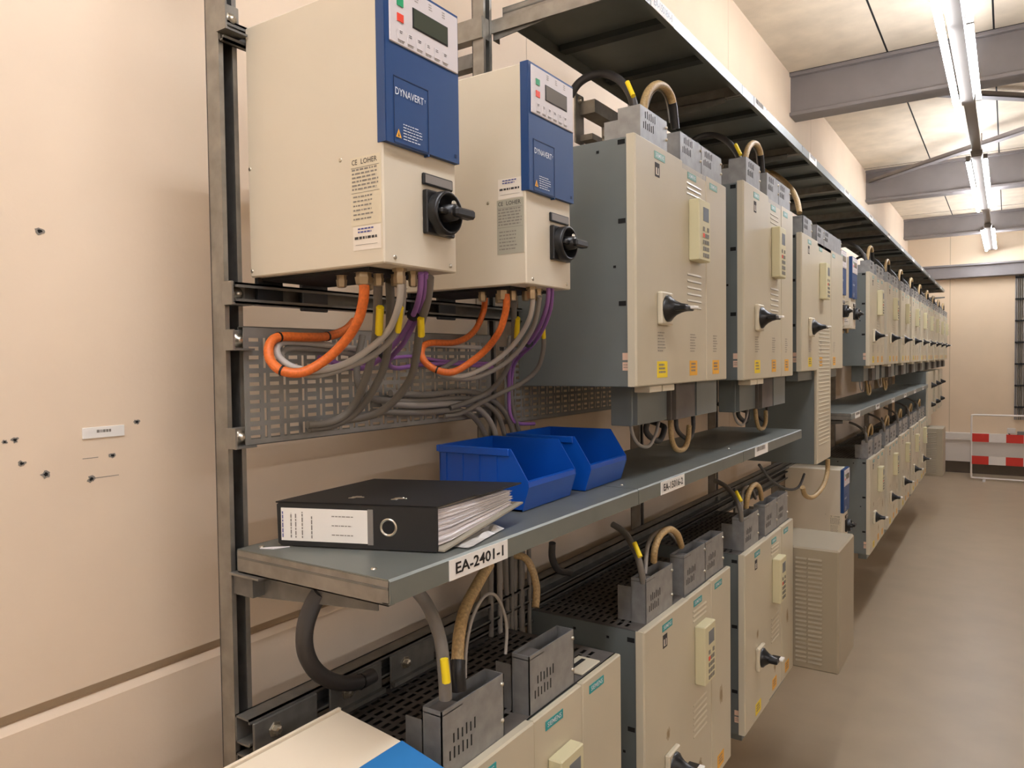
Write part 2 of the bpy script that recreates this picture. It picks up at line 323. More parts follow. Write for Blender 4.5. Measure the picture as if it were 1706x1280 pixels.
struct(MB().box((6.4, -7, 0), (6.52, DY, CZ), 'wall').build('wall_right'))
struct(MB().box((WX-.12, -7.12, 0), (6.6, -7, CZ), 'wall').build('wall_back'))
tr = MB().box((WX, DY-.05, .2), (6.4, DY, .575), 'white').box((WX, DY-.09, .575), (6.4, DY, .60), 'white').box((WX, DY-.075, .60), (6.4, DY, .70), 'white', .008)
struct(tr.build('trim_1'))
struct(MB().box((WX, DY-.03, 0), (6.4, DY, .2), 'brown').build('baseboard_end'))

# ---------------------------------------------------------------- steel beams and bracing
def ibeam(y, z0, z1, label):
    m = MB(); m.box((WX, y-.10, z1-.03), (6.4, y+.10, z1), 'beam', .004).box((WX, y-.10, z0), (6.4, y+.10, z0+.03), 'beam', .004).box((WX, y-.055, z0+.03), (6.4, y+.055, z1-.03), 'beam')
    return tag(m.build('ceiling_beam'), label, 'beam', 'steel beams crossing the ceiling')
ibeam(6.50, 4.01, CZ, 'grey steel ceiling beam nearest the camera, behind the end of the nearest lit tube')
ibeam(10.4, 3.97, CZ, 'middle grey steel ceiling beam, behind the second lit lamp')
ibeam(14.5, 4.03, CZ, 'farthest grey steel ceiling beam high up close to the end wall')
tag(MB().box((WX, DY-.16, 3.36), (6.4, DY, 3.58), 'beam', .01).box((WX, DY-.2, 3.56), (6.4, DY, 3.59), 'beam').build('wall_beam'), 'grey horizontal steel beam running along the end wall', 'beam')
def brace(p, q, z, label):
    p = Vector((*p, z)); q = Vector((*q, z)); d = (q-p).normalized(); n = Vector((-d.y, d.x, 0))*.045; m = MB()
    a = [p-n, q-n, q+n, p+n]; m.add([*a, *[v+Vector((0,0,.012)) for v in a]], [(3,2,1,0), (4,5,6,7), (0,1,5,4), (1,2,6,5), (2,3,7,6), (3,0,4,7)], 'beam')
    m.add([*[v for v in (p-n, p-n*.86, q-n*.86, q-n)], *[v+Vector((0,0,.045)) for v in (p-n, p-n*.86, q-n*.86, q-n)]], [(3,2,1,0), (4,5,6,7), (0,1,5,4), (1,2,6,5), (2,3,7,6), (3,0,4,7)], 'beam')
    return tag(m.build('diagonal_brace'), label, 'brace', 'diagonal braces between beams')
brace((-1.42, 6.62), (1.85, 9.65), 4.28, 'flat grey diagonal brace starting at the wall end of the nearest beam')
brace((-1.42, 10.28), (2.2, 6.86), 4.19, 'flat grey diagonal brace starting at the wall end of the middle beam')

# ---------------------------------------------------------------- ceiling lamps
LX = -.245; LZ = 3.80
def lamp(y0, y1, label, lx=-.245):
    t = empty('strip_light', (lx, (y0+y1)/2, LZ), label, 'lamp', 'twin tube strip lights'); h = (y1-y0)/2
    m = MB().box((-.034, -h-.1, .012), (.034, h+.1, .05), 'fix')
    m.prism([(-.045, .045), (-.036, .0), (.036, .0), (.045, .045), (.045, .055), (-.045, .055)], 1, -h-.08, h+.08, 'fix'); m.build('housing', t)
    for s in (-1, 1):
        for q in (-h, 0): MB().cyl((s*.066, q+.03, .010 if s > 0 else -.012), Y, h-.06, .014 if s > 0 else .019, 'tube', 12).build('tube', t)
    for q in (-h-.01, -.03, h-.03):
        for s in (-1, 1): MB().box((s*.066-.017, q, -.02 if s < 0 else -.008), (s*.066+.017, q+.028, .03), 'fix').build('lamp_holder', t)
    return t
lamp(3.25, 6.12, 'nearest twin tube strip light under the ceiling, cut by the top of the frame')
lamp(7.92, 10.75, 'middle twin tube strip light of the row along the aisle')
lamp(12.36, 14.9, 'farthest twin tube strip light, small beside the end wall')
lamp(-1.4, 1.5, 'twin tube strip light of the same row overhead, outside the frame')
lamp(-5.9, -3.0, 'twin tube strip light of the same row, behind the viewer')
for i, y in enumerate((-5.9, -1.4, 7.92)): lamp(y, y+2.87, 'added fill light, unseen parallel row of twin tubes over the right side, %s from the back' % ORD[i], 4.3)  # added unseen row, fills cabinet fronts and lower areas with light
t2 = MB().box((LX-.035, -6.5, LZ+.05), (LX+.035, 15.0, LZ+.10), 'fix', .004)
for y in (2.4, 4.6, 7.0, 9.3, 11.5, 13.7): t2.box((LX-.006, y, LZ+.1), (LX+.006, y+.012, CZ), 'fix')
tag(t2.build('lamp_trunking'), 'grey trunking rail above the aisle carrying the strip lights', 'rail')

# ================================================================ racking
PY = [.899, 1.772, 2.84, 3.80, 5.05, 6.0, 7.0, 8.9, 10.85, 12.8, 14.7]
PL = ['nearest galvanised slotted upright post left of the cream drive', 'galvanised upright post behind the second drive, bearing the upper shelf']
def post():
    m = MB(); w = .041; a = -1.30; t = .003
    m.box((a, 0, 0), (a+w, t, 3.3), 'galv').box((a, w-t, 0), (a+w, w, 3.3), 'galv').box((a, 0, 0), (a+t, w, 3.3), 'strut')
    m.box((a+w-t, t, 0), (a+w, .010, 3.3), 'galv').box((a+w-t, w-.010, 0), (a+w, w-t, 3.3), 'galv')
    return m
pm = post().build('upright_post'); pm.location.y = PY[0]; tag(pm, PL[0], 'post', 'uprights of the wall racking')
for z in (2.9, 1.0, .02): MB().box((WX, .0, z), (-1.30, .035, z+.04), 'galvd').build('wall_bracket', pm)
for i, y in enumerate(PY[1:]):
    o = copy_tree(pm); o.location.y = y
    o['label'] = PL[1] if i == 0 else 'galvanised upright post behind the cabinets, %s from the camera' % ORD[i+1]
def rail(y0, y1, z0, z1, x0, x1, k, label, slots=True):
    m = MB(); t = .004
    m.box((x0, y0, z0), (x0+t, y1, z1), k).box((x0, y0, z0), (x1, y1, z0+t), k).box((x0, y0, z1-t), (x1, y1, z1), k)
    m.box((x1-t, y0, z0), (x1, y1, z0+.009), k).box((x1-t, y0, z1-.009), (x1, y1, z1), k)
    return tag(m.build('mounting_rail'), label, 'rail', 'horizontal mounting rails')
rail(.90, 5.95, 2.665, 2.705, -1.259, -1.244, 'galvd', 'upper mounting rail behind the tops of the cream drives')
rail(.90, 5.95, 2.165, 2.205, -1.259, -1.225, 'galvd', 'dark mounting rail just under the cream drives, above the perforated tray')
rail(.90, 5.95, 1.305, 1.36, -1.259, -1.215, 'galvd', 'mounting rail below the shelf, upper of the pair at the near post')
rail(.90, 5.95, 1.235, 1.285, -1.259, -1.222, 'galvd', 'mounting rail below the shelf, lower of the pair at the near post')
for y, z0, z1, lb in ((.905, 1.262, 1.352, 'steel splice plate with a bolt on the lower rail beside the near post'), (1.10, 1.262, 1.352, 'steel splice plate on the lower rail, second from the near post'), (1.29, 1.262, 1.352, 'steel splice plate on the lower rail, under the thick black cable')):
    t = empty('splice_plate', (-1.215, y, z0), lb, 'bracket', 'plates on the lower rail')
    MB().box((0, 0, .012), (.006, .16, z1-z0), 'galvd', .002).box((.006, 0, .020), (.018, .16, .030), 'galvd').build('plate', t)
    MB().lathe((.006, .05, .060), X, [(0, .016), (.003, .015), (.003, .010), (.012, .009), (.014, .004)], 'screw', 6, False).build('bolt', t)
rail(6.0, 14.8, 2.60, 2.64, -1.259, -1.244, 'galvd', 'upper mounting rail of the far run of cabinets')
rail(6.0, 14.8, 1.22, 1.26, -1.259, -1.244, 'galvd', 'lower mounting rail of the far run of cabinets')
def clamp(y, z, s, label):
    t = empty('clamp_bracket', (-1.258, y, z), label, 'bracket', 'clamps on the near upright')
    m = MB().box((0, 0, -s/2), (.006, .045, s/2), 'galv', .002).box((-.0, -.004, -s/2), (.03, 0, s/2), 'galv').box((.0, 0, -s/2), (.03, .045, -s/2+.004), 'galvd'); m.build('plate', t)
    MB().lathe((.006, .024, 0), X, [(0, .014), (.003, .013), (.003, .009), (.010, .008), (.012, .003)], 'screw', 12).build('bolt', t)
clamp(.897, 2.71, .06, 'galvanised clamp and bolt at the top back corner of the nearest drive')
clamp(.897, 2.185, .045, 'galvanised clamp and bolt on the near post beneath the drive')
clamp(.897, 2.095, .04, 'galvanised clamp on the near post at the top of the perforated tray')
clamp(.897, 1.905, .04, 'galvanised clamp on the near post at the foot of the perforated tray')

# perforated cable tray plates
def tray(y0, y1, z0, z1, label):
    W = y1-y0; H = z1-z0; holes = []; x = .012; i = 0
    rows = int((H-.02)/.017)
    while x < W-.03:
        if i % 2 == 0:
            for r in range(rows):
                z = .012+r*(H-.024)/rows; holes.append((x, z, x+.024, z+.0075))
            x += .034
        else:
            n2 = max(1, int(rows/2)); hh = (H-.024)/n2
            for r in range(n2):
                z = .012+r*hh; holes.append((x, z, x+.0065, z+hh*.72))
            x += .0145
        i += 1
    holes = [tuple(round(q, 5) for q in h) for h in holes]
    t = MB().grid((-1.24, y0, z0), Y, Z, W, H, .0015, holes, 'tray')
    t.box((-1.258, y0, z1-.0015), (-1.24, y1, z1), 'tray').box((-1.258, y0, z0), (-1.24, y1, z0+.0015), 'tray').box((-1.258, y0, z1-.012), (-1.2565, y1, z1), 'tray').box((-1.258, y0, z0), (-1.2565, y1, z0+.012), 'tray')
    return tag(t.build('perforated_tray'), label, 'cable tray', 'perforated trays on the racking')
tray(.925, 1.76, 1.888, 2.122, 'perforated grey cable tray under the two cream drives')
tray(1.83, 2.80, 1.86, 2.09, 'perforated grey cable tray in the dark behind the large cabinet, right of the blue bins')

# ---------------------------------------------------------------- shelves
def shelf(y0, y1, z, up, label, group, name='steel_shelf', tagtext=None, faint=True):
    t = empty(name, (-1.245, y0, z), label, 'shelf', group); L = y1-y0-.004; D = .40; h = .045; k = 'shelf'
    m = MB().prism([(0, -.003), (D-.004, -.003), (D, -.007), (D, -h), (D-.018, -h), (D-.018, -h+.002), (D-.0025, -h+.002), (D-.0025, -.008), (D-.006, -.0055), (0, -.0055)], 1, 0, L, k)
    m.box((0, 0, -h), (.002, L, -.003), k); m.v = [(a, b, c_+.003) for a, b, c_ in m.v]; m.build('deck', t)
    for yy in (0, L-.002):
        e_ = MB()
        e_.box((.002, yy, -h), (D-.004, yy+.002, -.003), 'galv'); e_.box((.002, yy if yy == 0 else yy-.013, -h), (D-.004, yy+.015 if yy == 0 else yy, -h+.002), 'galv')
        if yy == 0: e_.box((.002, -.0012, -.018), (D-.004, 0, -.014), 'galvd')
        e_.build('end_flange', t)
    for yy in (L*.33, L*.66): MB().box((.01, yy-.02, -.022), (D-.02, yy+.02, -.0026), 'underside_shade').build('stiffener', t)
    for a in (.03, .33): MB().lathe((a, .035, 0), Z, [(0, .006), (.002, .005), (.003, .001)], 'screw', 8).build('rivet', t)
    if tagtext or faint:
        q = MB(); y = .155; wd = .19 if not up else .17; q.box((D, y, -h+.003), (D+.0015, y+wd, -.004), 'wlabel')
        if tagtext: q.text(tagtext, (D+.0022, y+.018, -h+.012), Y, Z, wd-.034, .022, 'black', True)
        else: q.dashes((D+.0022, y+.02, -h+.012), Y, Z, wd-.04, .02, 1, 'inkf', th=.9, seed=int(y0*10))
        o = q.build('name_tag', t); o['label'] = 'white tag on the shelf edge'
    return t
ys = [.903, 1.90, 2.88, 3.86]
tg = ['EA-2401-1', 'EA-15016-2', None]
nm = ['grey steel shelf with the black binder and the tag EA-2401-1', 'grey steel shelf to the right of the blue bins, beneath the large cabinet', 'last grey steel shelf of the near run, ending at the long narrow unit']
for i in range(3): shelf(ys[i], ys[i+1], 1.69, False, nm[i], 'lower shelves of the near run', tagtext=tg[i])
ya = [5.25+.94*i for i in range(7)]
for i in range(6): shelf(ya[i], ya[i+1], 1.675, False, 'grey shelf between the two far rows of cabinets, %s of six from the camera' % ORD[i], 'lower shelves of the far run')
yu = [1.85, 2.877]+[2.877+.985*(i+1) for i in range(11)]
for i in range(12):
    shelf(yu[i], yu[i+1], 3.085, True, 'high shelf above the cabinets, %s of twelve from the camera' % ORD[i], 'high shelves along the wall', tagtext='EA-15018A-1' if i == 0 else None)
# cantilever arms
def arm(y, z, label, grp):
    m = MB().prism([(-1.259, z), (-.90, z), (-.90, z-.022), (-1.259, z-.055)], 1, y, y+.003, 'galvd').box((-1.259, y, z-.003), (-.9, y+.03, z), 'galvd').box((-1.259, y, z-.055), (-1.256, y+.03, z), 'galvd')
    return tag(m.build('cantilever_arm'), label, 'bracket', grp)
for i, y in enumerate([1.82]+PY[2:]):
    arm(y, 3.037, 'galvanised arm under the high shelf, %s from the camera' % ORD[i], 'arms under the high shelves')
for i, y in enumerate((.93, 1.80, 2.845, 3.80)):
    arm(y, 1.643, 'galvanised arm under the near lower shelf, %s from the camera' % ORD[i], 'arms under the lower shelves')
for i, y in enumerate((5.28, 6.0, 7.0, 8.9, 10.82)):
    arm(y, 1.627, 'galvanised arm under the far lower shelf, %s from the camera' % ORD[i], 'arms under the lower shelves')
tag(MB().box((WX, 1.765, 2.975), (-1.26, 1.80, 3.035), 'galv').box((-1.30, 1.812, 3.0), (-.86, 1.816, 3.038), 'galv').build('shelf_end_channel'), 'galvanised channel from wall to shelf at the near end of the high shelf', 'bracket')
m = MB().box((-1.258, .903, 1.600), (-1.20, .93, 1.643), 'galvd').box((-1.258, .893, 1.640), (-1.17, .945, 1.644), 'galv')
tag(m.build('shelf_bracket'), 'dark bracket on the near post under the shelf corner', 'bracket')

# ================================================================ cream and blue wall drives
def lbl_lines(m, x0, z1, w, h, y, rows, k, seed):
    m.dashes((x0, y, z1-h), X, Z, w, h, rows, k, seed=seed)
def make_drive(label, swap=False):
    # local frame: x 0 (back) .. .356 (front), y 0 .. .20, z 0 .. .482
    t = empty('motor_drive', (0,0,0), label, 'drive', 'cream and blue motor drives')
    D = .356; W = .2; H = .482
    b = MB().box((0, 0, 0), (D, W, H), 'dcream', .0025); b.build('housing', t)
    m = MB()
    zb = .204
    m.prism([(0, zb), (.108, zb+.0), (.108, zb-.003), (.112, zb-.003), (.112, zb+.002), (W, zb+.002), (W, H+.002), (0, H+.002)], 0, D-.010, D+.010, 'bluep')
    m.box((D-.010, -.0015, zb), (D+.009, .002, H+.0015), 'bluep')
    fp = m.build('blue_cover', t)
    m = MB()
    y0, y1, z0, z1 = .0185, .1105, .206, .318
    for a, b_ in (((y0, z1), (y1, z1+.0016)), ((y1-.0016, z0), (y1, z1)), ((y0, z0), (y0+.0012, z1)), ((y0, z0), (y1, z0+.0016))): m.box((D+.0102, a[0], a[1]), (D+.0107, b_[0], b_[1]), 'blued')
    MB().box((D+.0102, W-.014, zb+.012), (D+.0108, W-.008, zb+.018), 'blued').build('latch_hole', fp)
    m.build('cover_seam', fp)
    m = MB().text('DYNAVERT', (D+.0112, .022, .288), Y, Z, .074, .0125, 'whitei'); m.text('T', (D+.0112, .098, .293), Y, Z, .004, .005, 'whitei')
    m.build('nameplate_text', fp)
    m = MB().add([(D+.0112, .022, .216), (D+.0112, .036, .216), (D+.0112, .029, .231)], [(0,1,2)], 'orange')
    m.add([(D+.0115, .027, .2175), (D+.0115, .031, .2175), (D+.0115, .029, .226)], [(0,1,2)], 'ink')
    m.dashes((D+.0112, .041, .213), Y, Z, .052, .030, 6, 'whitei', th=.3, fill=.7, seed=4); m.build('warning_text', fp)
    m = MB().box((D+.0095, .009, .374), (D+.0125, W-.0025, H-.003), 'panel', .0015)
    kp = m.build('control_panel', t)
    MB().box((D+.0120, .0675, .4145), (D+.0136, .1665, .4505), 'black', .0008).build('display_frame', kp)
    MB().box((D+.0130, .070, .417), (D+.0141, .1635, .448), 'lcdg' if swap else 'lcd').build('display', kp)
    MB().box((D+.0120, .0275, .4395), (D+.0138, .0435, .4525), 'green').build('start_key', kp)
    MB().box((D+.0120, .0275, .4130), (D+.0138, .0435, .4265), 'red').build('stop_key', kp)
    for i in range(6):
        y = .0290+i*.0242; k = MB().box((D+.0120, y, .382), (D+.0134, y+.017, .400), 'panel', .0006)
        k.dashes((D+.0138, y+.004, .392), Y, Z, .008, .006, 2, 'ink', th=.5, seed=i); k.dashes((D+.0128, y+.001, .3755), Y, Z, .016, .005, 1, 'inkf', th=.6, seed=i+9); k.build('key', kp)
    for i in range(3): MB().dashes((D+.0128, .074+i*.038, .460), Y, Z, .010, .013, 3, 'inkf', th=.5, seed=i+30).build('indicator', kp)
    # rotary main switch
    sw = MB().box((D, .1005, .063), (D+.012, .182, .142), 'black', .002)
    sw.lathe((D+.012, .1415, .1025), X, [(0, .0405), (.016, .0405), (.020, .038), (.020, .034), (.006, .032), (.006, 0.001)], 'black', 28)
    sw = sw.build('main_switch', t)
    hd = MB().lathe((D+.014, .1415, .1025), X, [(0, .017), (.030, .015), (.032, .006)], 'black', 16)
    hd.box((D+.034, .1415-.010, .094), (D+.056, .1415+.048, .111), 'black', .004); hd.box((D+.020, .1415-.034, .097), (D+.040, .1415+.034, .108), 'black', .003); hd.build('handle', sw)
    MB().lathe((D+.040, .1415, .118), X, [(0, .006), (.003, .005)], 'screw', 8).build('lock_pin', sw)
    MB().box((D, .0995, .1515), (D+.006, .1845, .172), 'black', .0015).box((D+.0058, .1035, .1545), (D+.0066, .181, .1695), 'greypl').build('text_holder', t)
    for y in (.026, .180): MB().lathe((D, y, .012), X, [(0, .0042), (.0018, .0036), (.0022, .0008)], 'screw', 8).build('screw', t)
    for x, z in ((D-.101, .1885), (.006, .012), (.006, .21)): MB().lathe((x, 0, z), (0, -1, 0), [(0, .004), (.0016, .003)], 'screw', 8).build('screw', t)
    # rating plate on the near side
    lx = D-.0785; k = MB()
    base = 'labelg' if swap else 'labelc'; z1 = .187 if not swap else .190; z0 = .069
    k.box((lx+.002, -.0006, z0), (D-.005, 0, z1), base)
    k.text('CE', (lx+.006, -.0010, z1-.013), X, Z, .013, .009, 'ink'); k.text('LOHER', (lx+.028, -.0010, z1-.013), X, Z, .038, .009, 'ink')
    k.box((lx+.004, -.001, z1-.0185), (D-.008, -.0006, z1-.0178), 'inkf'); k.box((lx+.004, -.001, z1-.062), (D-.008, -.0006, z1-.0613), 'inkf')
    k.dashes((lx+.006, -.0010, z1-.060), X, Z, .064, .040, 6, 'inkf', th=.45, fill=.9, seed=3)
    k.dashes((lx+.008, -.0010, z0+.006), X, Z, .056, .046, 6, 'inkf', th=.35, fill=.75, seed=8)
    o = k.build('rating_plate', t)
    wz0, wz1 = (.026, .067) if not swap else (.1915, .236)
    k = MB().box((lx+.006, -.0006, wz0), (D-.007, 0, wz1), 'label')
    k.dashes((lx+.018, -.0010, wz1-.014), X, Z, .040, .011, 2, 'inkb', th=.5, fill=.8, seed=5); k.dashes((lx+.010, -.0010, wz0+.014), X, Z, .055, .010, 1, 'ink', th=.45, seed=6)
    k.box((lx+.012, -.0010, wz0+.009), (D-.015, -.0006, wz0+.0096), 'inkf'); k.build('paper_label', t)
    for x, y, r in ((.262, .045, .014), (.27, .075, .009), (.322, .075, .010), (.29, .10, .009), (.31, .125, .008), (.20, .05, .009), (.20, .12, .009)):
        k = MB(); k.lathe((x, y, 0), (0,0,-1), [(0, r*1.3), (.006, r*1.3), (.006, r), (.014, r), (.014, r*1.15), (.027, r), (.029, r*.7)], 'brass', 6, False); k.build('cable_gland', t)
    k = MB().box((.0, .01, -.045), (.01, .07, 0), 'dark').box((0, .12, -.06), (.012, .19, .0), 'strut', .002).box((.01, .02, -.006), (.30, .19, 0), 'dark'); k.build('mounting_foot', t)
    return t
d1 = make_drive('nearest cream and blue motor drive beside the upright post, upper left'); d1.location = (-1.24, .945, 2.218)
d2 = make_drive('second cream and blue motor drive with grey rating plate, left of the grey cabinet', True); d2.location = (-1.24, 1.395, 2.218)
for i, (p, lb) in enumerate((((-1.24, 5.04, 2.235), 'third upper blue-fronted drive, small behind the long narrow unit'), ((-1.24, 5.46, 2.235), 'fourth upper blue-fronted drive, small before the far grey cabinets'), ((-1.24, 5.17, .83), 'lower blue-fronted drive behind the louvred beige box, at floor aisle height'))):
    o = copy_tree(d1); o.location = p; o['label'] = lb
# lidded drive in the lower left corner
t = empty('tilted_drive', (-1.07, .55, .60), 'cream enclosure with bright blue front edge, cut by the bottom of the frame', 'enclosure')
pf = [(-1.063, .60), (-1.063, 1.380), (-.912, 1.362), (-.905, 1.34), (-.905, .60)]
MB().prism([(x+1.07, z-.60) for x, z in pf], 1, 0, .445, 'ecream').build('housing', t)
MB().prism([(x+1.07, z-.60) for x, z in [(-.9105, 1.3625), (-.809, 1.340), (-.796, 1.325), (-.796, .70), (-.905, .70), (-.905, 1.34)]], 1, -.002, .447, 'blue_lit').build('blue_cover', t)
MB().box((-.003, 0, .7735), (.004, .447, .7835), 'ecream').build('lid_rim', t)
for y, z in ((.38, .655), (.40, .30)): MB().box((-.19, y, z), (.01, y+.03, z+.04), 'galvd').build('support_arm', t)

# ================================================================ grey and cream inverter cabinets
def fob(m, name, t): return m.build(name, t)
def make_cabinet(kind, H, label, group, long_mid=False, w=(.355, .578, .794), logo='teal', near=False):
    # local: x 0 (back) .. .39 (front), y 0 .. .794, z 0 .. H
    t = empty('inverter_cabinet', (0,0,0), label, 'cabinet', group)
    D = .37; F = .39; W = w[2]
    lower = kind != 'upper'
    b = MB()
    if lower:
        b.box((0, 0, 0), (D, W, H-.03), 'sgrey')
        holes = []
        for i in range(13):
            for j in range(22):
                x = .018+i*.0245; y = .02+j*.0345; holes.append((round(x+(.0 if j % 2 else .004), 4), round(y, 4), round(x+(.0 if j % 2 else .004)+.011, 4), round(y+.026, 4)))
        # top sheet: slots staggered between rows
        b.box((0, 0, H-.03), (.002, W, H-.002), 'sgrey').box((0, 0, H-.03), (D, .002, H-.002), 'sgrey').box((0, W-.002, H-.03), (D, W, H-.002), 'sgrey').box((D-.002, 0, H-.03), (D, W, H-.002), 'sgrey')
        b.box((.003, .003, H-.0299), (D-.003, W-.003, H-.028), 'dark')
        b.grid((0, 0, H-.002), X, Y, D, W, .0015, holes, 'dirty')
    else:
        b.box((0, 0, 0), (D, W, H-.006), 'sgrey', .002)
    hs = b.build('housing', t)
    for z in (H-.018, H-.235, H*.335) if not lower else (H-.03, H-.29, H-.55):
        MB().box((D-.034, -.0012, z-.007), (D-.012, .0, z+.006), 'hole').build('fixing_slot', hs)
    for x, z in ((.16, H-.03), (.27, H-.035), (.32, H-.36), (.12, H-.39)): MB().box((x, -.001, z-.004), (x+.008, 0, z+.003), 'hole').build('fixing_hole', hs)
    MB().box((D-.024, -.0008, .075), (D-.001, 0, .095), 'pink').build('side_sticker', hs)
    k = MB().box((D-.024, -.0008, .046), (D-.001, 0, .069), 'pink').dashes((D-.021, -.0012, .05), X, Z, .016, .014, 2, 'inkf', seed=2); k.build('side_sticker', hs)
    # doors
    d1_ = MB().box((D-.005, -.004, 0), (F, w[0]-.002, H), 'scream', .004).box((D-.006, -.0055, .001), (F-.004, -.003, H-.001), 'sedge').build('door', t)
    z0 = -.53+.02 if long_mid else 0
    p2 = MB().box((D, w[0]+.001, z0), (F-.004, w[1]-.001, H-.003), 'scream', .003)
    p2 = p2.build('vent_panel', t)
    va = w[0]+.045; vb = w[1]-.05
    zz = [.24+.021*i for i in range(6)] + ([H-.062, H-.078, H-.094] if H-.094 > .6 else [])
    if long_mid: zz = [z0+.10+.021*i for i in range(32)]
    if near: zz = []
    for z in zz: k = MB(); k.prism([(F-.004, z), (F-.0022, z), (F-.004, z+.006)], 1, va, vb, 'scream'); k.box((F-.0040, va, z-.0016), (F-.0036, vb, z), 'keys'); k.build('louvre', p2)
    p3 = MB().box((D, w[1]+.001, 0), (F-.003, w[2], H-.001), 'scream', .003).build('side_panel', t)
    if long_mid: MB().box((0, w[0]+.002, z0), (D, w[1]-.002, 0), 'sgrey', .002).build('lower_housing', t)
    # nameplates
    for pp, y, zz_, q in ((d1_, .128, H-.030, F), (p2, w[0]+.05, H-.034, F-.004), (p3, w[1]+.035, H-.030, F-.003)):
        k = MB().box((q, y, zz_-.011), (q+.001, y+.078, zz_+.010), 'teal' if logo == 'teal' else 'teal_glare'); k.text('SIEMENS', (q+.0014, y+.008, zz_-.0055), Y, Z, .062, .0115, 'whitei'); k.build('nameplate', pp)
    k = MB().box((F, .132, H-.092), (F+.0008, .165, H-.052), 'ink').box((F+.0008, .138, H-.086), (F+.0012, .158, H-.066), 'label').box((F+.0012, .145, H-.084), (F+.0016, .152, H-.056), 'ink'); k.build('symbol_plate', d1_)
    # keypad
    kz = H-.305; ky = w[0]+.058
    k = MB().box((F-.004, ky, kz), (F+.032, ky+.105, kz+.195), 'keypad', .003).build('keypad', t)
    MB().box((F+.032, ky+.036, kz+.128), (F+.0328, ky+.088, kz+.172), 'disp').build('display', k)
    kk = MB()
    for r in range(5):
        for c_ in range(3):
            if r == 0 and c_ == 1: continue
            kk.box((F+.032, ky+.034+c_*.020, kz+.012+(4-r)*.021), (F+.0335, ky+.048+c_*.020, kz+.025+(4-r)*.021), 'red' if (r == 1 and c_ == 0) else 'keys')
    kk.build('keys', k)
    # rotary switch
    sy, sz = .185, .225 if not lower else .255
    s_ = MB().box((F, sy-.045, sz-.048), (F+.016, sy+.045, sz+.048), 'sedge', .004).build('rotary_switch', t)
    h = MB().lathe((F+.016, sy, sz), X, [(0, .040), (.006, .039), (.014, .030), (.026, .021), (.042, .014), (.060, .010)], 'black', 20)
    h.box((F+.045, sy-.030, sz-.009), (F+.082, sy+.040, sz+.006), 'black', .003); h.build('handle', s_)
    MB().box((F+.078, sy+.005, sz-.004), (F+.096, sy+.040, sz+.005), 'wlabel', .002).build('handle_tip', s_)
    # warning stickers and small print
    for pp, y, q, kk_, ww in ((d1_, .140, F, 'yellow', .078), (p2, w[0]+.062, F-.004, 'orange', .070), (p3, w[1]+.060, F-.003, 'orange', .070)):
        st = MB().box((q, y, .022), (q+.0006, y+ww, .070), kk_).dashes((q+.001, y+.012, .030), Y, Z, ww*.65, .032, 3, 'inkf', th=.55, seed=int(y*100)).build('warning_sticker', pp)
        if not lower: MB().dashes((q+.0006, y+.005, .095), Y, Z, ww*.8, .062, 7, 'inkf', th=.35, fill=.6, seed=int(y*70)).build('small_print', pp)
    # terminal covers on top
    tb = [(.040, .235), (w[0]-.012, w[0]+.178)] + ([] if kind == 'corner' else [(w[0]+.182, w[2]-.05)])
    if lower: tb = [(.066, .272), (.372, .575), (.58, .775)][:len(tb)]
    for j, (a, b_) in enumerate(tb):
        x0, x1, hh = .318, .386, .140 if lower else .098
        if lower: x1 = .366
        zb = H-.022
        m = MB(); th = .0025; k_ = 'tbox'; z0_, z1_ = zb, H+hh-.01
        m.box((x0, a, z0_), (x0+th, b_, z1_), k_).box((x1-th, a, z0_), (x1, b_, z1_), k_).box((x0, a, z0_), (x1, a+th, z1_), k_).box((x0, b_-th, z0_), (x1, b_, z1_), k_)
        m.box((x0, a, z1_-.010), (x1, a+.065, z1_-.008), 'dirty' if lower else k_).box((x0+.004, a+.065, z1_-.05), (x1-.004, b_-.004, z1_-.046), 'dark')
        m.box((x0-.045, a+.004, z0_+.02), (x0, a+.007, z1_-.03), k_)
        tc_ = m.build('terminal_cover', t)
        q = MB()
        for r in range(2):
            for c_ in range(6):
                yy = a+.022+c_*.0135+(r % 2)*.012; q.box((x1, yy, z0_+.050+r*.030), (x1+.0005, yy+.0035, z0_+.068+r*.030+(c_ % 2)*.004), 'hole')
        q.build('slot', tc_)
        for zz_ in (z1_-.02, z0_+.055): MB().lathe((x1, b_-.008, zz_), X, [(0, .0048), (.004, .0042), (.005, .001)], 'screw', 8).build('screw', tc_)
    if kind == 'corner':
        MB().box((.30, w[1]+.04, H-.002), (.365, w[1]+.14, H+.003), 'sedge', .002).box((.318, w[1]+.062, H+.003), (.330, w[1]+.125, H+.0035), 'hole').build('cable_entry', t)
    # lower terminal boxes
    if not lower and not long_mid:
        for a, b_, xa, k_ in ((.13, .365, .245, 'sgrey'), (.375, .555, .27, 'dirty'), (.565, .78, .27, 'sgrey')):
            MB().box((xa, a, -.122), (xa+.07, b_, 0), k_, .002).box((xa+.07, a+.004, -.118), (xa+.085, b_-.004, 0), k_).build('lower_terminal_box', t)
        for a in (.10, .20): MB().box((.335, a, -.020), (.385, a+.088, -.001), 'sedge', .002).build('bottom_latch', t)
    else:
        MB().box((.30, .05, -.05), (.36, W-.05, 0), 'sgrey', .002).build('lower_terminal_box', t)
    return t
def place(o, x, y, z): o.location = (x, y, z); return o
GU = 'cabinets of the upper row'; GL = 'cabinets of the lower row'
c3 = place(make_cabinet('upper', .696, 'large grey and cream inverter cabinet in the middle, with keypad and yellow sticker', GU, logo='pale'), -1.24, 1.906, 1.971)
c4 = copy_tree(c3); place(c4, -1.24, 2.912, 1.960); c4.scale = (1, 1, 1.11); c4['label'] = 'upper inverter cabinet directly right of the large one, second of the row'
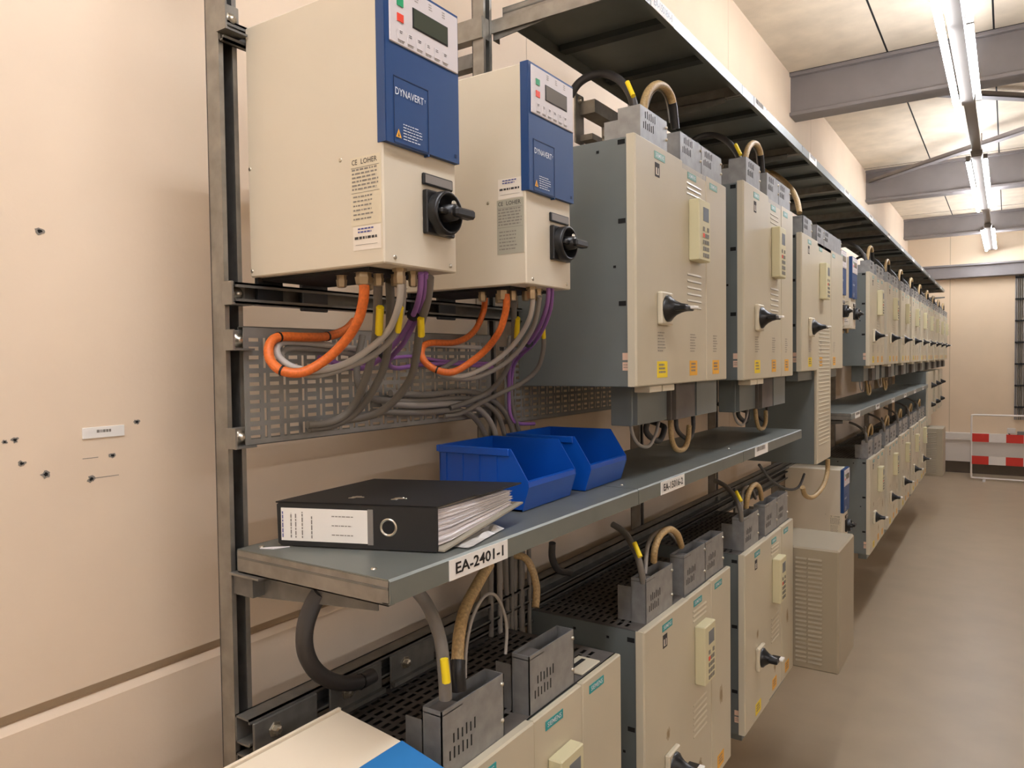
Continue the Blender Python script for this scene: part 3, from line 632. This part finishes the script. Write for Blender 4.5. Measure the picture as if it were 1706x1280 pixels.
c5 = place(make_cabinet('upper', .69, 'upper cabinet whose middle unit hangs far below its neighbours', GU, long_mid=True, w=(.37, .745, 1.11), logo='pale'), -1.24, 3.885, 1.975)
for i in range(9):
    o = copy_tree(c3); place(o, -1.24, 6.06+.965*i, 1.975); o['label'] = 'far upper grey and cream cabinet, %s of nine beyond the small blue drives' % ORD[i]
L0 = place(make_cabinet('corner', .72, 'nearest lower cabinet with open steel terminal covers, at the bottom edge of the photo', GL, near=True), -1.24, 1.00, .545)
L1 = place(make_cabinet('lower', .72, 'second lower cabinet, its door with a stained switch, below the blue bins', GL), -1.24, 1.945, .555)
def stain(x, y, z, ry, rz, seed, par):
    rr = random.Random(seed)
    for q, k in ((1, 'stain_light'), (.55, 'stain_dark')):
        m = MB().quad([(x+.0005*(2-q), y+ry*q*math.cos(a)*(.7+.5*rr.random()), z+rz*q*math.sin(a)*(.7+.5*rr.random())) for a in [2*math.pi*i/16 for i in range(16)]], k); m.build('stain', par)
stain(.39, .170, .355, .016, .022, 1, [c for c in L1.children if c.name.startswith('door')][0])
stain(.386, .46, .12, .020, .030, 2, [c for c in L1.children if c.name.startswith('vent_panel')][0])
stain(.387, .68, .28, .020, .038, 3, [c for c in L1.children if c.name.startswith('side_panel')][0])
L2 = copy_tree(L1); place(L2, -1.24, 2.917, .555); L2['label'] = 'third lower cabinet, with black switch, touching the louvred beige box'
for i in range(5):
    o = copy_tree(L1); place(o, -1.24, 6.11+.965*i, .555); o['label'] = 'far lower grey and cream cabinet, %s of five under the far shelf' % ORD[i]
# tall cabinet beyond the far shelf
t = empty('tall_cabinet', (-1.24, 11.0, 1.13), 'narrow grey cabinet closing the end of the far shelf', 'cabinet')
MB().box((0, 0, 0), (.36, .5, .70), 'sgrey', .003).build('housing', t); MB().box((.36, 0, 0), (.385, .5, .70), 'scream', .003).build('door', t)
for i, y in enumerate((11.9, 12.8, 13.7)):
    t = empty('inverter_box', (-1.24, y, 1.2), 'small far switch box under the upper row, %s past the tall grey cabinet' % ORD[i], 'cabinet', 'switch boxes by the end wall')
    MB().box((0, 0, 0), (.34, .5, .62), 'scream', .003).build('housing', t); MB().lathe((.34, .2, .42), X, [(0, .05), (.03, .03), (.07, .012)], 'black', 12).build('handle', t)
    MB().lathe((.34, .2, .15), X, [(0, .04), (.03, .03), (.06, .012)], 'black', 12).build('button', t)
def louvbox(x0, x1, y0, y1, z0, z1, label, hg=.22):
    t = empty('louvred_box', (x0, y0, z0), label, 'enclosure', 'louvred beige enclosures')
    D = x1-x0; W = y1-y0; H = z1-z0
    MB().box((0, 0, 0), (D, W, H), 'louv', .008).build('housing', t)
    for y in (.04, W-.08): MB().box((-.012, y, H-.05), (0, y+.04, H+hg), 'galvd').build('hanger', t)
    for c0, c1 in ((D-.195, D-.145), (D-.137, D-.075)):
        m = MB(); n = 24
        for i in range(n):
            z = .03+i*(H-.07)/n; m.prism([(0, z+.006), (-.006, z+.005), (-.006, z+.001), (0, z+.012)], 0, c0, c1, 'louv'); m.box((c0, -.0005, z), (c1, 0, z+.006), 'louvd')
        mm = MB(); mm = m; mm.v = [(a, b_, c_) for a, b_, c_ in m.v]
        mm.build('louvre_bank', t)
    return t
lb = louvbox(-1.24, -.652, 3.735, 4.15, .545, 1.135, 'louvred beige box hanging low beside the aisle, right of the third lower cabinet')
louvbox(-1.24, -.685, 11.05, 11.5, .48, 1.10, 'far louvred box at the end of the lower cabinets, near the end wall', .02)

# ================================================================ cables
def cable(name, pts, r, k, label, grp, off=(0,0,0), cat='cable', ties=None, n=10):
    o = MB().tube([tuple(a+b for a, b in zip(p, off)) for p in pts], r, k, n).build(name)
    return tag(o, label, cat, grp)
def ties(o, pts, idx, r, k='black'):
    for i in idx:
        a = Vector(pts[i]); d = (Vector(pts[min(i+1, len(pts)-1)])-Vector(pts[i-1])).normalized()
        MB().lathe(a-d*.002, d, [(0, r), (.004, r)], k, 10).build('cable_tie', o)
def marker(pts, r, label, off=(0,0,0)):
    o = MB().tube([tuple(a+b for a, b in zip(p, off)) for p in pts], r, 'yellow', 6, 2).build('marker_sleeve')
    return tag(o, label, 'cable marker', 'yellow cable markers')
G1 = 'cables under the two near drives'
P = PATHS
o = cable('orange_cable', P['orange1'], .0095, 'corange', 'orange braided cable looping out of the nearest drive', G1); ties(o, P['orange1'], (7, 10, 12), .0105)
o = cable('orange_cable', P['orange2'], .0085, 'corange', 'orange braided cable looping out of the second drive', G1); ties(o, P['orange2'], (7,), .0095)
cable('grey_cable', P['greyA1'], .0065, 'cwhite', 'pale grey cable curving beside the nearest orange cable, upper of two', G1)
cable('grey_cable', P['greyB1'], .006, 'cgrey', 'mid grey cable curving beside the nearest orange cable, lower of two', G1)
o = cable('purple_cable', P['purpleA1'], .0055, 'cpurple', 'purple cable from the nearest drive sweeping left onto the tray', G1); ties(o, P['purpleA1'], (2, 4), .013)
cable('purple_cable', P['purpleB1'], .0055, 'cpurple', 'purple cable from the nearest drive sweeping right along the tray', G1)
cable('purple_cable', P['purpleC1'], .0045, 'cpurple', 'thin purple cable lying straight along the perforated tray', G1)
cable('dark_grey_cable', P['darkA1'], .0085, 'cdark', 'dark grey cable from the nearest drive down to the tray foot, leftmost', G1)
cable('dark_grey_cable', P['darkB1'], .0085, 'cdark', 'dark grey cable from the nearest drive down to the tray foot, middle', G1)
cable('dark_grey_cable', P['darkC1'], .0085, 'cdark', 'dark grey cable from the nearest drive, rightmost, with yellow marker on top', G1)
cable('dark_grey_cable', P['darkD1'], .0075, 'cdark', 'dark grey cable running along the tray then down behind the bins, upper left bend', G1)
cable('dark_grey_cable', P['bundleA'], .008, 'cgrey', 'grey cable of the tray bundle turning down at the second post, second from left', G1)
cable('dark_grey_cable', P['bundleB'], .008, 'cdark', 'grey cable of the tray bundle turning down at the second post, leftmost', G1)
cable('dark_grey_cable', P['bundleC'], .008, 'cdark', 'grey cable of the tray bundle turning down at the second post, fourth', G1)
cable('dark_grey_cable', P['bundleD'], .007, 'cdark', 'grey cable dropping straight from the second drive behind the bins', G1)
cable('grey_cable', P['greyA2'], .006, 'cwhite', 'pale grey cable curving from the second drive, upper of two', G1)
cable('grey_cable', P['greyB2'], .006, 'cgrey', 'mid grey cable curving from the second drive, lower of two', G1)
o = cable('purple_cable', P['purpleA2'], .0055, 'cpurple', 'purple cable from the second drive dropping to the post', G1); ties(o, P['purpleA2'], (3,), .013)
cable('purple_cable', P['purpleB2'], .005, 'cpurple', 'thinner purple cable beside the one from the second drive', G1)
cable('dark_grey_cable', P['darkA2'], .0065, 'cdark', 'dark grey cable with marker sweeping left below the second drive', G1)
cable('dark_grey_cable', P['darkB2'], .007, 'cdark', 'dark grey cable from the second drive down to the tray', G1)
for k, l, r in (('ylw', 'yellow marker on the leftmost dark cable under the nearest drive', .0075), ('ylw1b', 'faint yellow marker behind the pale grey cable under the nearest drive', .006), ('ylw2', 'yellow marker right of the purple cable under the nearest drive', .007), ('ylw3', 'yellow marker between orange and grey cables under the second drive', .007), ('ylw4', 'small yellow marker right of the purple cable under the second drive', .006), ('ylw5', 'bright yellow marker on the cable entering the nearest lower cabinet', .008)):
    marker(P[k], r, l)
G2 = 'cable loops on the cabinets'
def loops(prefix, org, who, sc=1.0, mk='ylw7', blk='cblack', name='black_cable', n=8):
    loc = org
    a = 'c3blk' if prefix == 'c3' else 'L1gry'; b = 'c3tan' if prefix == 'c3' else 'L1tan'; c_ = 'c3thin' if prefix == 'c3' else 'L1gr2'
    cable(name, P[a], .0125 if prefix == 'c3' else .010, blk, '%s supply cable arching into the top of %s' % ('black' if blk == 'cblack' else 'dark grey', who), G2, loc, n=n)
    o = cable('tan_cable', P[b], .0125 if prefix == 'c3' else .011, 'ctan', 'tan braided cable hoop on top of %s' % who, G2, loc, n=n)
    cable('thin_cable', P[c_], .003 if prefix == 'c3' else .007, 'cgrey', 'thin grey wire arching on top of %s' % who, G2, loc, n=6)
    if mk: marker(P[mk], .0075, 'yellow marker on the cable entering %s' % who, loc)
    if prefix == 'c3': cable('black_sheath', P['c3sheath'], .0135, 'black', 'black sheath at the foot of the tan hoop on %s' % who, G2, loc, n=n)
loops('c3', (-1.24, 1.906, 1.971), 'the large upper cabinet', n=12)
loops('c3', (-1.24, 2.912, 2.03), 'the second upper cabinet')
loops('L1', (-1.24, 1.945, .56), 'the second lower cabinet', mk='ylw6', blk='cdark', name='grey_cable')
loops('L1', (-1.24, 2.917, .56), 'the third lower cabinet', mk='ylw6', blk='cdark', name='grey_cable')
cable('tan_cable', P['c5big'], .014, 'ctan', 'big tan and dark cable arch running from the second to the third upper cabinet', G2)
for i in range(9): loops('c3', (-1.24, 6.06+.965*i, 1.975), 'the %s far upper cabinet' % ORD[i], n=6, mk=None)
for i in range(5): loops('L1', (-1.24, 6.11+.965*i, .56), 'the %s far lower cabinet' % ORD[i], mk=None, blk='cdark', name='grey_cable', n=6)
for i, (y, z, who) in enumerate([(1.906, 1.971, 'the large upper cabinet'), (2.912, 1.96, 'the second upper cabinet')]+[(6.06+.965*k, 1.975, 'the %s far upper cabinet' % ORD[k]) for k in range(2)]):
    cable('grey_cable', P['c3bg'], .0055, 'cgrey', 'grey cable hanging in a loop beneath %s' % who, G2, (-1.24, y, z), n=8)
    cable('tan_cable', P['c3bt'], .0095, 'ctan', 'tan cable loop hanging beneath %s' % who, G2, (-1.24, y, z), n=8)
    if z == 1.971 or i == 1:
        cable('black_cable', [(.27, .60, -.1), (.28, .58, -.17), (.29, .66, -.21), (.28, .74, -.18), (.27, .76, -.1)], .008, 'cblack', 'black cable loop beneath %s' % who, G2, (-1.24, y, z), n=8)
        cable('black_cable', [(.26, .40, -.1), (.25, .38, -.16), (.26, .46, -.2), (.24, .56, -.17), (.2, .62, -.16), (.05, .72, -.14)], .010, 'cblack', 'thick black cable trailing back beneath %s' % who, G2, (-1.24, y, z), n=8)
cable('tan_cable', P['c5tan'], .013, 'ctan', 'tan cable hook under the long hanging unit', G2)
cable('black_cable', P['c5blk'], .007, 'cblack', 'black cable sagging to the left of the tan cable hook', G2)
G3 = 'cables over the nearest lower cabinet'
o = cable('black_cable', P['L0blk'], .0165, 'cblack', 'thick dark cable bending in a wide curve from under the shelf to the lower rail', G3, n=14)
cable('grey_cable', P['L0gry'], .0125, 'cdark', 'thick grey cable dropping from under the shelf beside the tan cable', G3, n=14)
cable('tan_cable', P['L0tan'], .0125, 'ctan', 'tan braided cable rising from the nearest lower cabinet behind the shelf tag', G3, n=14)
cable('black_sheath', P['L0sh'], .0155, 'black', 'black sheath at the foot of the nearest tan braided cable', G3, n=12)
cable('thin_cable', P['L0thin'], .0035, 'cgrey', 'thin grey wire arch right of the nearest tan cable', G3)
cable('tan_cable', P['L0tan2'], .0105, 'ctan', 'tan cable hanging from behind the shelf, left of the second lower cabinet', G3)
cable('black_cable', P['L0blk2'], .011, 'cblack', 'dark cable bend behind the second lower cabinet', G3)
ties(o, P['L0blk'], (6,), .018)
for i in range(6):
    x = -1.235; y = 1.80+i*.020
    cable('riser_cable', [(x+.01*(i % 2), y, 1.62), (x+.012*((i+1) % 2), y+.002, 1.3), (x+.01*(i % 2), y-.002, .9), (x, y, .4)], .0085, 'cdark', 'dark riser cable below the shelf at the second post, %s from the left' % ORD[i], 'riser cables at the second post', n=8)

# ---------------------------------------------------------------- U bracket near the large cabinet
m = MB().box((-1.255, 2.30, 2.80), (-1.249, 2.36, 2.97), 'galv').box((-1.249, 2.33, 2.90), (-1.19, 2.75, 2.945), 'galv').box((-1.249, 2.33, 2.81), (-1.20, 2.75, 2.83), 'galv').box((-1.25, 2.50, 2.83), (-1.195, 2.56, 2.90), 'galv')
m.lathe((-1.249, 2.33, 2.95), X, [(0, .014), (.004, .013), (.010, .006)], 'screw', 10).lathe((-1.2, 2.42, 2.825), X, [(0, .016), (.008, .013), (.012, .006)], 'screw', 10)
tag(m.build('strut_bracket'), 'galvanised strut bracket on the wall, above and left of the large cabinet', 'bracket')

# ================================================================ things on the near shelf
def bin_(loc, rz, label):
    t = empty('storage_bin', loc, label, 'bin', 'blue plastic storage bins'); t.rotation_euler = (0, 0, rz)
    D, W, H, th = .262, .245, .147, .0035; k = 'bin'
    m = MB()
    for y in (0, W-th): m.prism([(.004, 0), (D-.020, 0), (D-.0015, .058), (D-.0035, .071), (D-.052, H), (0, H)], 1, y, y+th, k)
    m.box((.004, 0, 0), (D-.02, W, th), k); m.box((0, 0, .004), (th, W, H), k)
    m.prism([(D-.026, 0), (D-.020, 0), (D-.002, .058), (D-.004, .070), (D-.012, .072), (D-.014, .066)], 1, th+.0002, W-th-.0002, k)
    m.build('shell', t)
    r = MB()
    for y0, y1 in ((-.006, 0), (W, W+.006)):
        r.box((0, y0, H-.018), (D-.054, y1, H), k, .0015)
    r.box((-.006, -.006, H-.016), (0, W+.006, H), k, .0015); r.build('rim', t)
    r = MB()
    for x in (.02, .07, .12, .17):
        for y0, y1 in ((-.0025, 0), (W, W+.0025)): r.box((x, y0, .004), (x+.003, y1, H-.018), k)
    r.build('rib', t)
    return t
b1 = bin_((-1.193, 1.463, 1.692), math.radians(2), 'blue storage bin directly behind the black binder')
b2 = copy_tree(b1); b2.location = (-1.196, 1.782, 1.692); b2['label'] = 'blue storage bin on the right, further from the binder'
# binder
t = empty('ring_binder', (-1.196, .958, 1.6925), 'black ring binder full of paper lying on the shelf', 'binder')
L = .332; Tk = .086; Dp = .283
_e1 = Vector((math.cos(math.radians(20.6)), math.sin(math.radians(20.6)), 0)); _e2 = Vector((-.03, 1, 0))
def bb(m, name, tilt=0):
    m.v = [tuple(_e1*p[0]+_e2*p[1]+Vector((0, 0, p[2]+tilt*max(p[1], 0)))) for p in m.v]
    return m.build(name, t)
bb(MB().prism([(.004, .004), (.010, 0), (L-.002, 0), (L, .003), (L, Tk-.003), (L-.003, Tk), (.010, Tk), (.002, Tk-.006)], 1, 0, .004, 'binder'), 'spine')
bb(MB().box((0, 0, Tk-.003), (L, Dp*.45, Tk), 'binder').box((.0, Dp*.45, Tk-.003), (L+.012, Dp, Tk), 'binder'), 'front_cover', .015)
bb(MB().box((.004, .004, Tk-.006), (L-.004, Dp, Tk-.0032), 'board'), 'cover_lining', .015)
bb(MB().box((0, .004, 0), (L+.012, Dp+.006, .0035), 'board'), 'back_cover', .150)
m = MB(); rr = random.Random(5); n = 34
for i in range(n):
    q0 = i/n; q1 = (i+.95)/n; e_ = L-.004+rr.uniform(-.003, .003)
    def zq(q, y): 
        f = y/Dp; lo = .006+.036*f; hi = Tk-.010+.001*f; bulge = .0
        return lo+(hi-lo)*q
    ys_ = [.010, .05, .11, .19, Dp-.015+rr.uniform(-.010, .006)]; ro = [0, .006*math.sin(i*1.7), 0, 0, 0]
    vs = []
    for y_, r_ in zip(ys_, ro): vs += [(.012, y_, zq(q0, y_)), (e_-.008*(y_ < .03)+r_*.4, y_, zq(q0, y_)), (e_-.008*(y_ < .03)+r_*.4, y_, zq(q1, y_)), (.012, y_, zq(q1, y_))]
    fs = [(3,2,1,0), (16,17,18,19)]
    for k in range(4): fs += [tuple(k*4+c for c in (a, (a+1) % 4, (a+1) % 4+4, a+4)) for a in range(4)]
    m.add(vs, fs, 'paper' if i % 4 else 'papere')
bb(m, 'pages')
m = MB().box((.012, -.0012, .010), (.196, 0, Tk-.012), 'wlabel').box((.194, -.0016, .008), (.205, -.0002, Tk-.010), 'greypl')
for x, a in ((.020, 4), (.038, 1), (.048, 2), (.062, 1), (.082, 2)): m.dashes((x, -.0018, .016), Z, (-1, 0, 0), .052, .006, 1, 'inkf' if a < 4 else 'inkb', th=.4, seed=int(x*1000))
for z in (.056, .038, .020): m.dashes((.12, -.0018, z), X, Z, .045, .007, 1, 'inkf', th=.25, seed=int(z*1000))
bb(m, 'spine_label')
m = MB()
for k in range(28):
    a0, a1 = 2*math.pi*k/28, 2*math.pi*(k+1)/28
    P_ = lambda a, r, y: (.236+r*math.cos(a), y, .043+r*math.sin(a))
    m.add([P_(a0, .0175, -.001), P_(a1, .0175, -.001), P_(a1, .0155, -.0025), P_(a0, .0155, -.0025)], [(0,1,2,3)], 'screw')
    m.add([P_(a0, .0155, -.0025), P_(a1, .0155, -.0025), P_(a1, .0128, -.0008), P_(a0, .0128, -.0008)], [(0,1,2,3)], 'screw')
m.add([(.236+.0128*math.cos(2*math.pi*k/28), -.0008, .043+.0128*math.sin(2*math.pi*k/28)) for k in range(28)], [tuple(range(28))], 'dark')
bb(m, 'finger_ring')
for x in (.115, .205): bb(MB().box((x, .05, Tk+.0005), (x+.012, .075, Tk+.002), 'screw', .0006).box((x+.004, .055, Tk+.0015), (x+.028, .060, Tk+.0035), 'screw', .0006), 'cover_rivet')
# crumpled film and loose sheet
m = MB(); rr = random.Random(3); nx, ny = 12, 12; vs = []
for i in range(nx):
    for j in range(ny):
        u_ = i/(nx-1); v_ = j/(ny-1); h_ = .001 if 0 in (i, j) or i == nx-1 or j == ny-1 else .003+.012*rr.random()*min(1, v_*1.6)
        vs.append((-.98+.125*u_-.035*v_*u_+.003*rr.random(), 1.10+.17*v_+.03*u_+.004*rr.random(), 1.6915+h_))
m.add(vs, [(i*ny+j, (i+1)*ny+j, (i+1)*ny+j+1, i*ny+j+1) for i in range(nx-1) for j in range(ny-1)], 'film')
tag(m.build('plastic_sleeve'), 'crumpled clear plastic sleeve under the right side of the binder', 'sleeve')
tag(MB().prism([(-1.205, .925), (-1.19, .945), (-1.165, .965), (-1.178, .935)], 2, 1.6905, 1.692, 'paper').build('paper_scrap'), 'white paper scrap poking out left of the binder', 'paper')
# wall plate
t = MB().box((WX, .745, 1.906), (WX+.003, .828, 1.928), 'wlabel', .0006)
t.dashes((WX+.0034, .772, 1.913), Y, Z, .030, .007, 1, 'inkf', th=.8, seed=2)
tag(t.build('wall_label'), 'small white label stuck on the bare wall at left', 'label')

# ================================================================ far end
def ladder():
    t = empty('cable_ladder', (.095, DY, .95), 'vertical cable ladder full of grey cables on the end wall, right edge', 'cable tray')
    for x in (0, .42): MB().box((x, -.06, 0), (x+.018, -.01, 2.42), 'beam').build('side_rail', t)
    for i in range(7): MB().box((.0, -.075, .20+i*.36), (.438, -.06, .225+i*.36), 'dark').build('rung', t)
    for i in range(14):
        MB().cyl((.032+i*.029, -.04, 0), Z, 2.42, .011, 'cdark' if i % 3 else 'cgrey', 8).build('cable', t)
    return t
ladder()
t = empty('wall_socket_box', (.0, DY, .72), 'small white equipment with dark leads below the cable ladder', 'box')
MB().box((.0, -.14, 0), (.12, -.09, .09), 'white', .006).build('housing', t); MB().box((.14, -.14, -.06), (.30, -.09, .04), 'greypl', .006).build('socket', t)
MB().tube([(.02, -.12, 0), (.08, -.15, -.05), (.16, -.14, -.02), (.24, -.13, -.12), (.32, -.12, -.08)], .01, 'black', 6).build('lead', t)
# barrier
t = empty('safety_barrier', (-.485, 14.3, 0), 'white tubular safety barrier with red and white boards before the end wall', 'barrier')
m = MB(); r = .014; z0_, z1_ = .035, 1.065; Lb = 2.0
m.tube([(.06, 0, z1_), (.02, 0, z1_-.006), (0, 0, z1_-.05), (0, 0, .55), (0, 0, z0_+.05), (.02, 0, z0_+.006), (.06, 0, z0_)], r, 'rwhite', 8)
m.tube([(Lb-.06, 0, z1_), (Lb-.02, 0, z1_-.006), (Lb, 0, z1_-.05), (Lb, 0, .55), (Lb, 0, z0_+.05), (Lb-.02, 0, z0_+.006), (Lb-.06, 0, z0_)], r, 'rwhite', 8)
m.cyl((.06, 0, z1_), X, Lb-.12, r, 'rwhite', 8).cyl((.06, 0, z0_), X, Lb-.12, r, 'rwhite', 8); m.build('frame', t)
for x in (.16, Lb-.2): MB().box((x, -.22, 0), (x+.04, .22, .022), 'rwhite', .004).build('foot', t)
def board(z, start, red):
    m = MB(); x = start
    while x < Lb-.02:
        e_ = min(x+.232, Lb-.02); m.box((max(x, .0), -.012, z), (e_, -.004, z+.135), 'rred' if red else 'rwhite'); x = e_; red = not red
    m.build('striped_board', t)
board(.628, .01, True); board(.262, -.225, False)
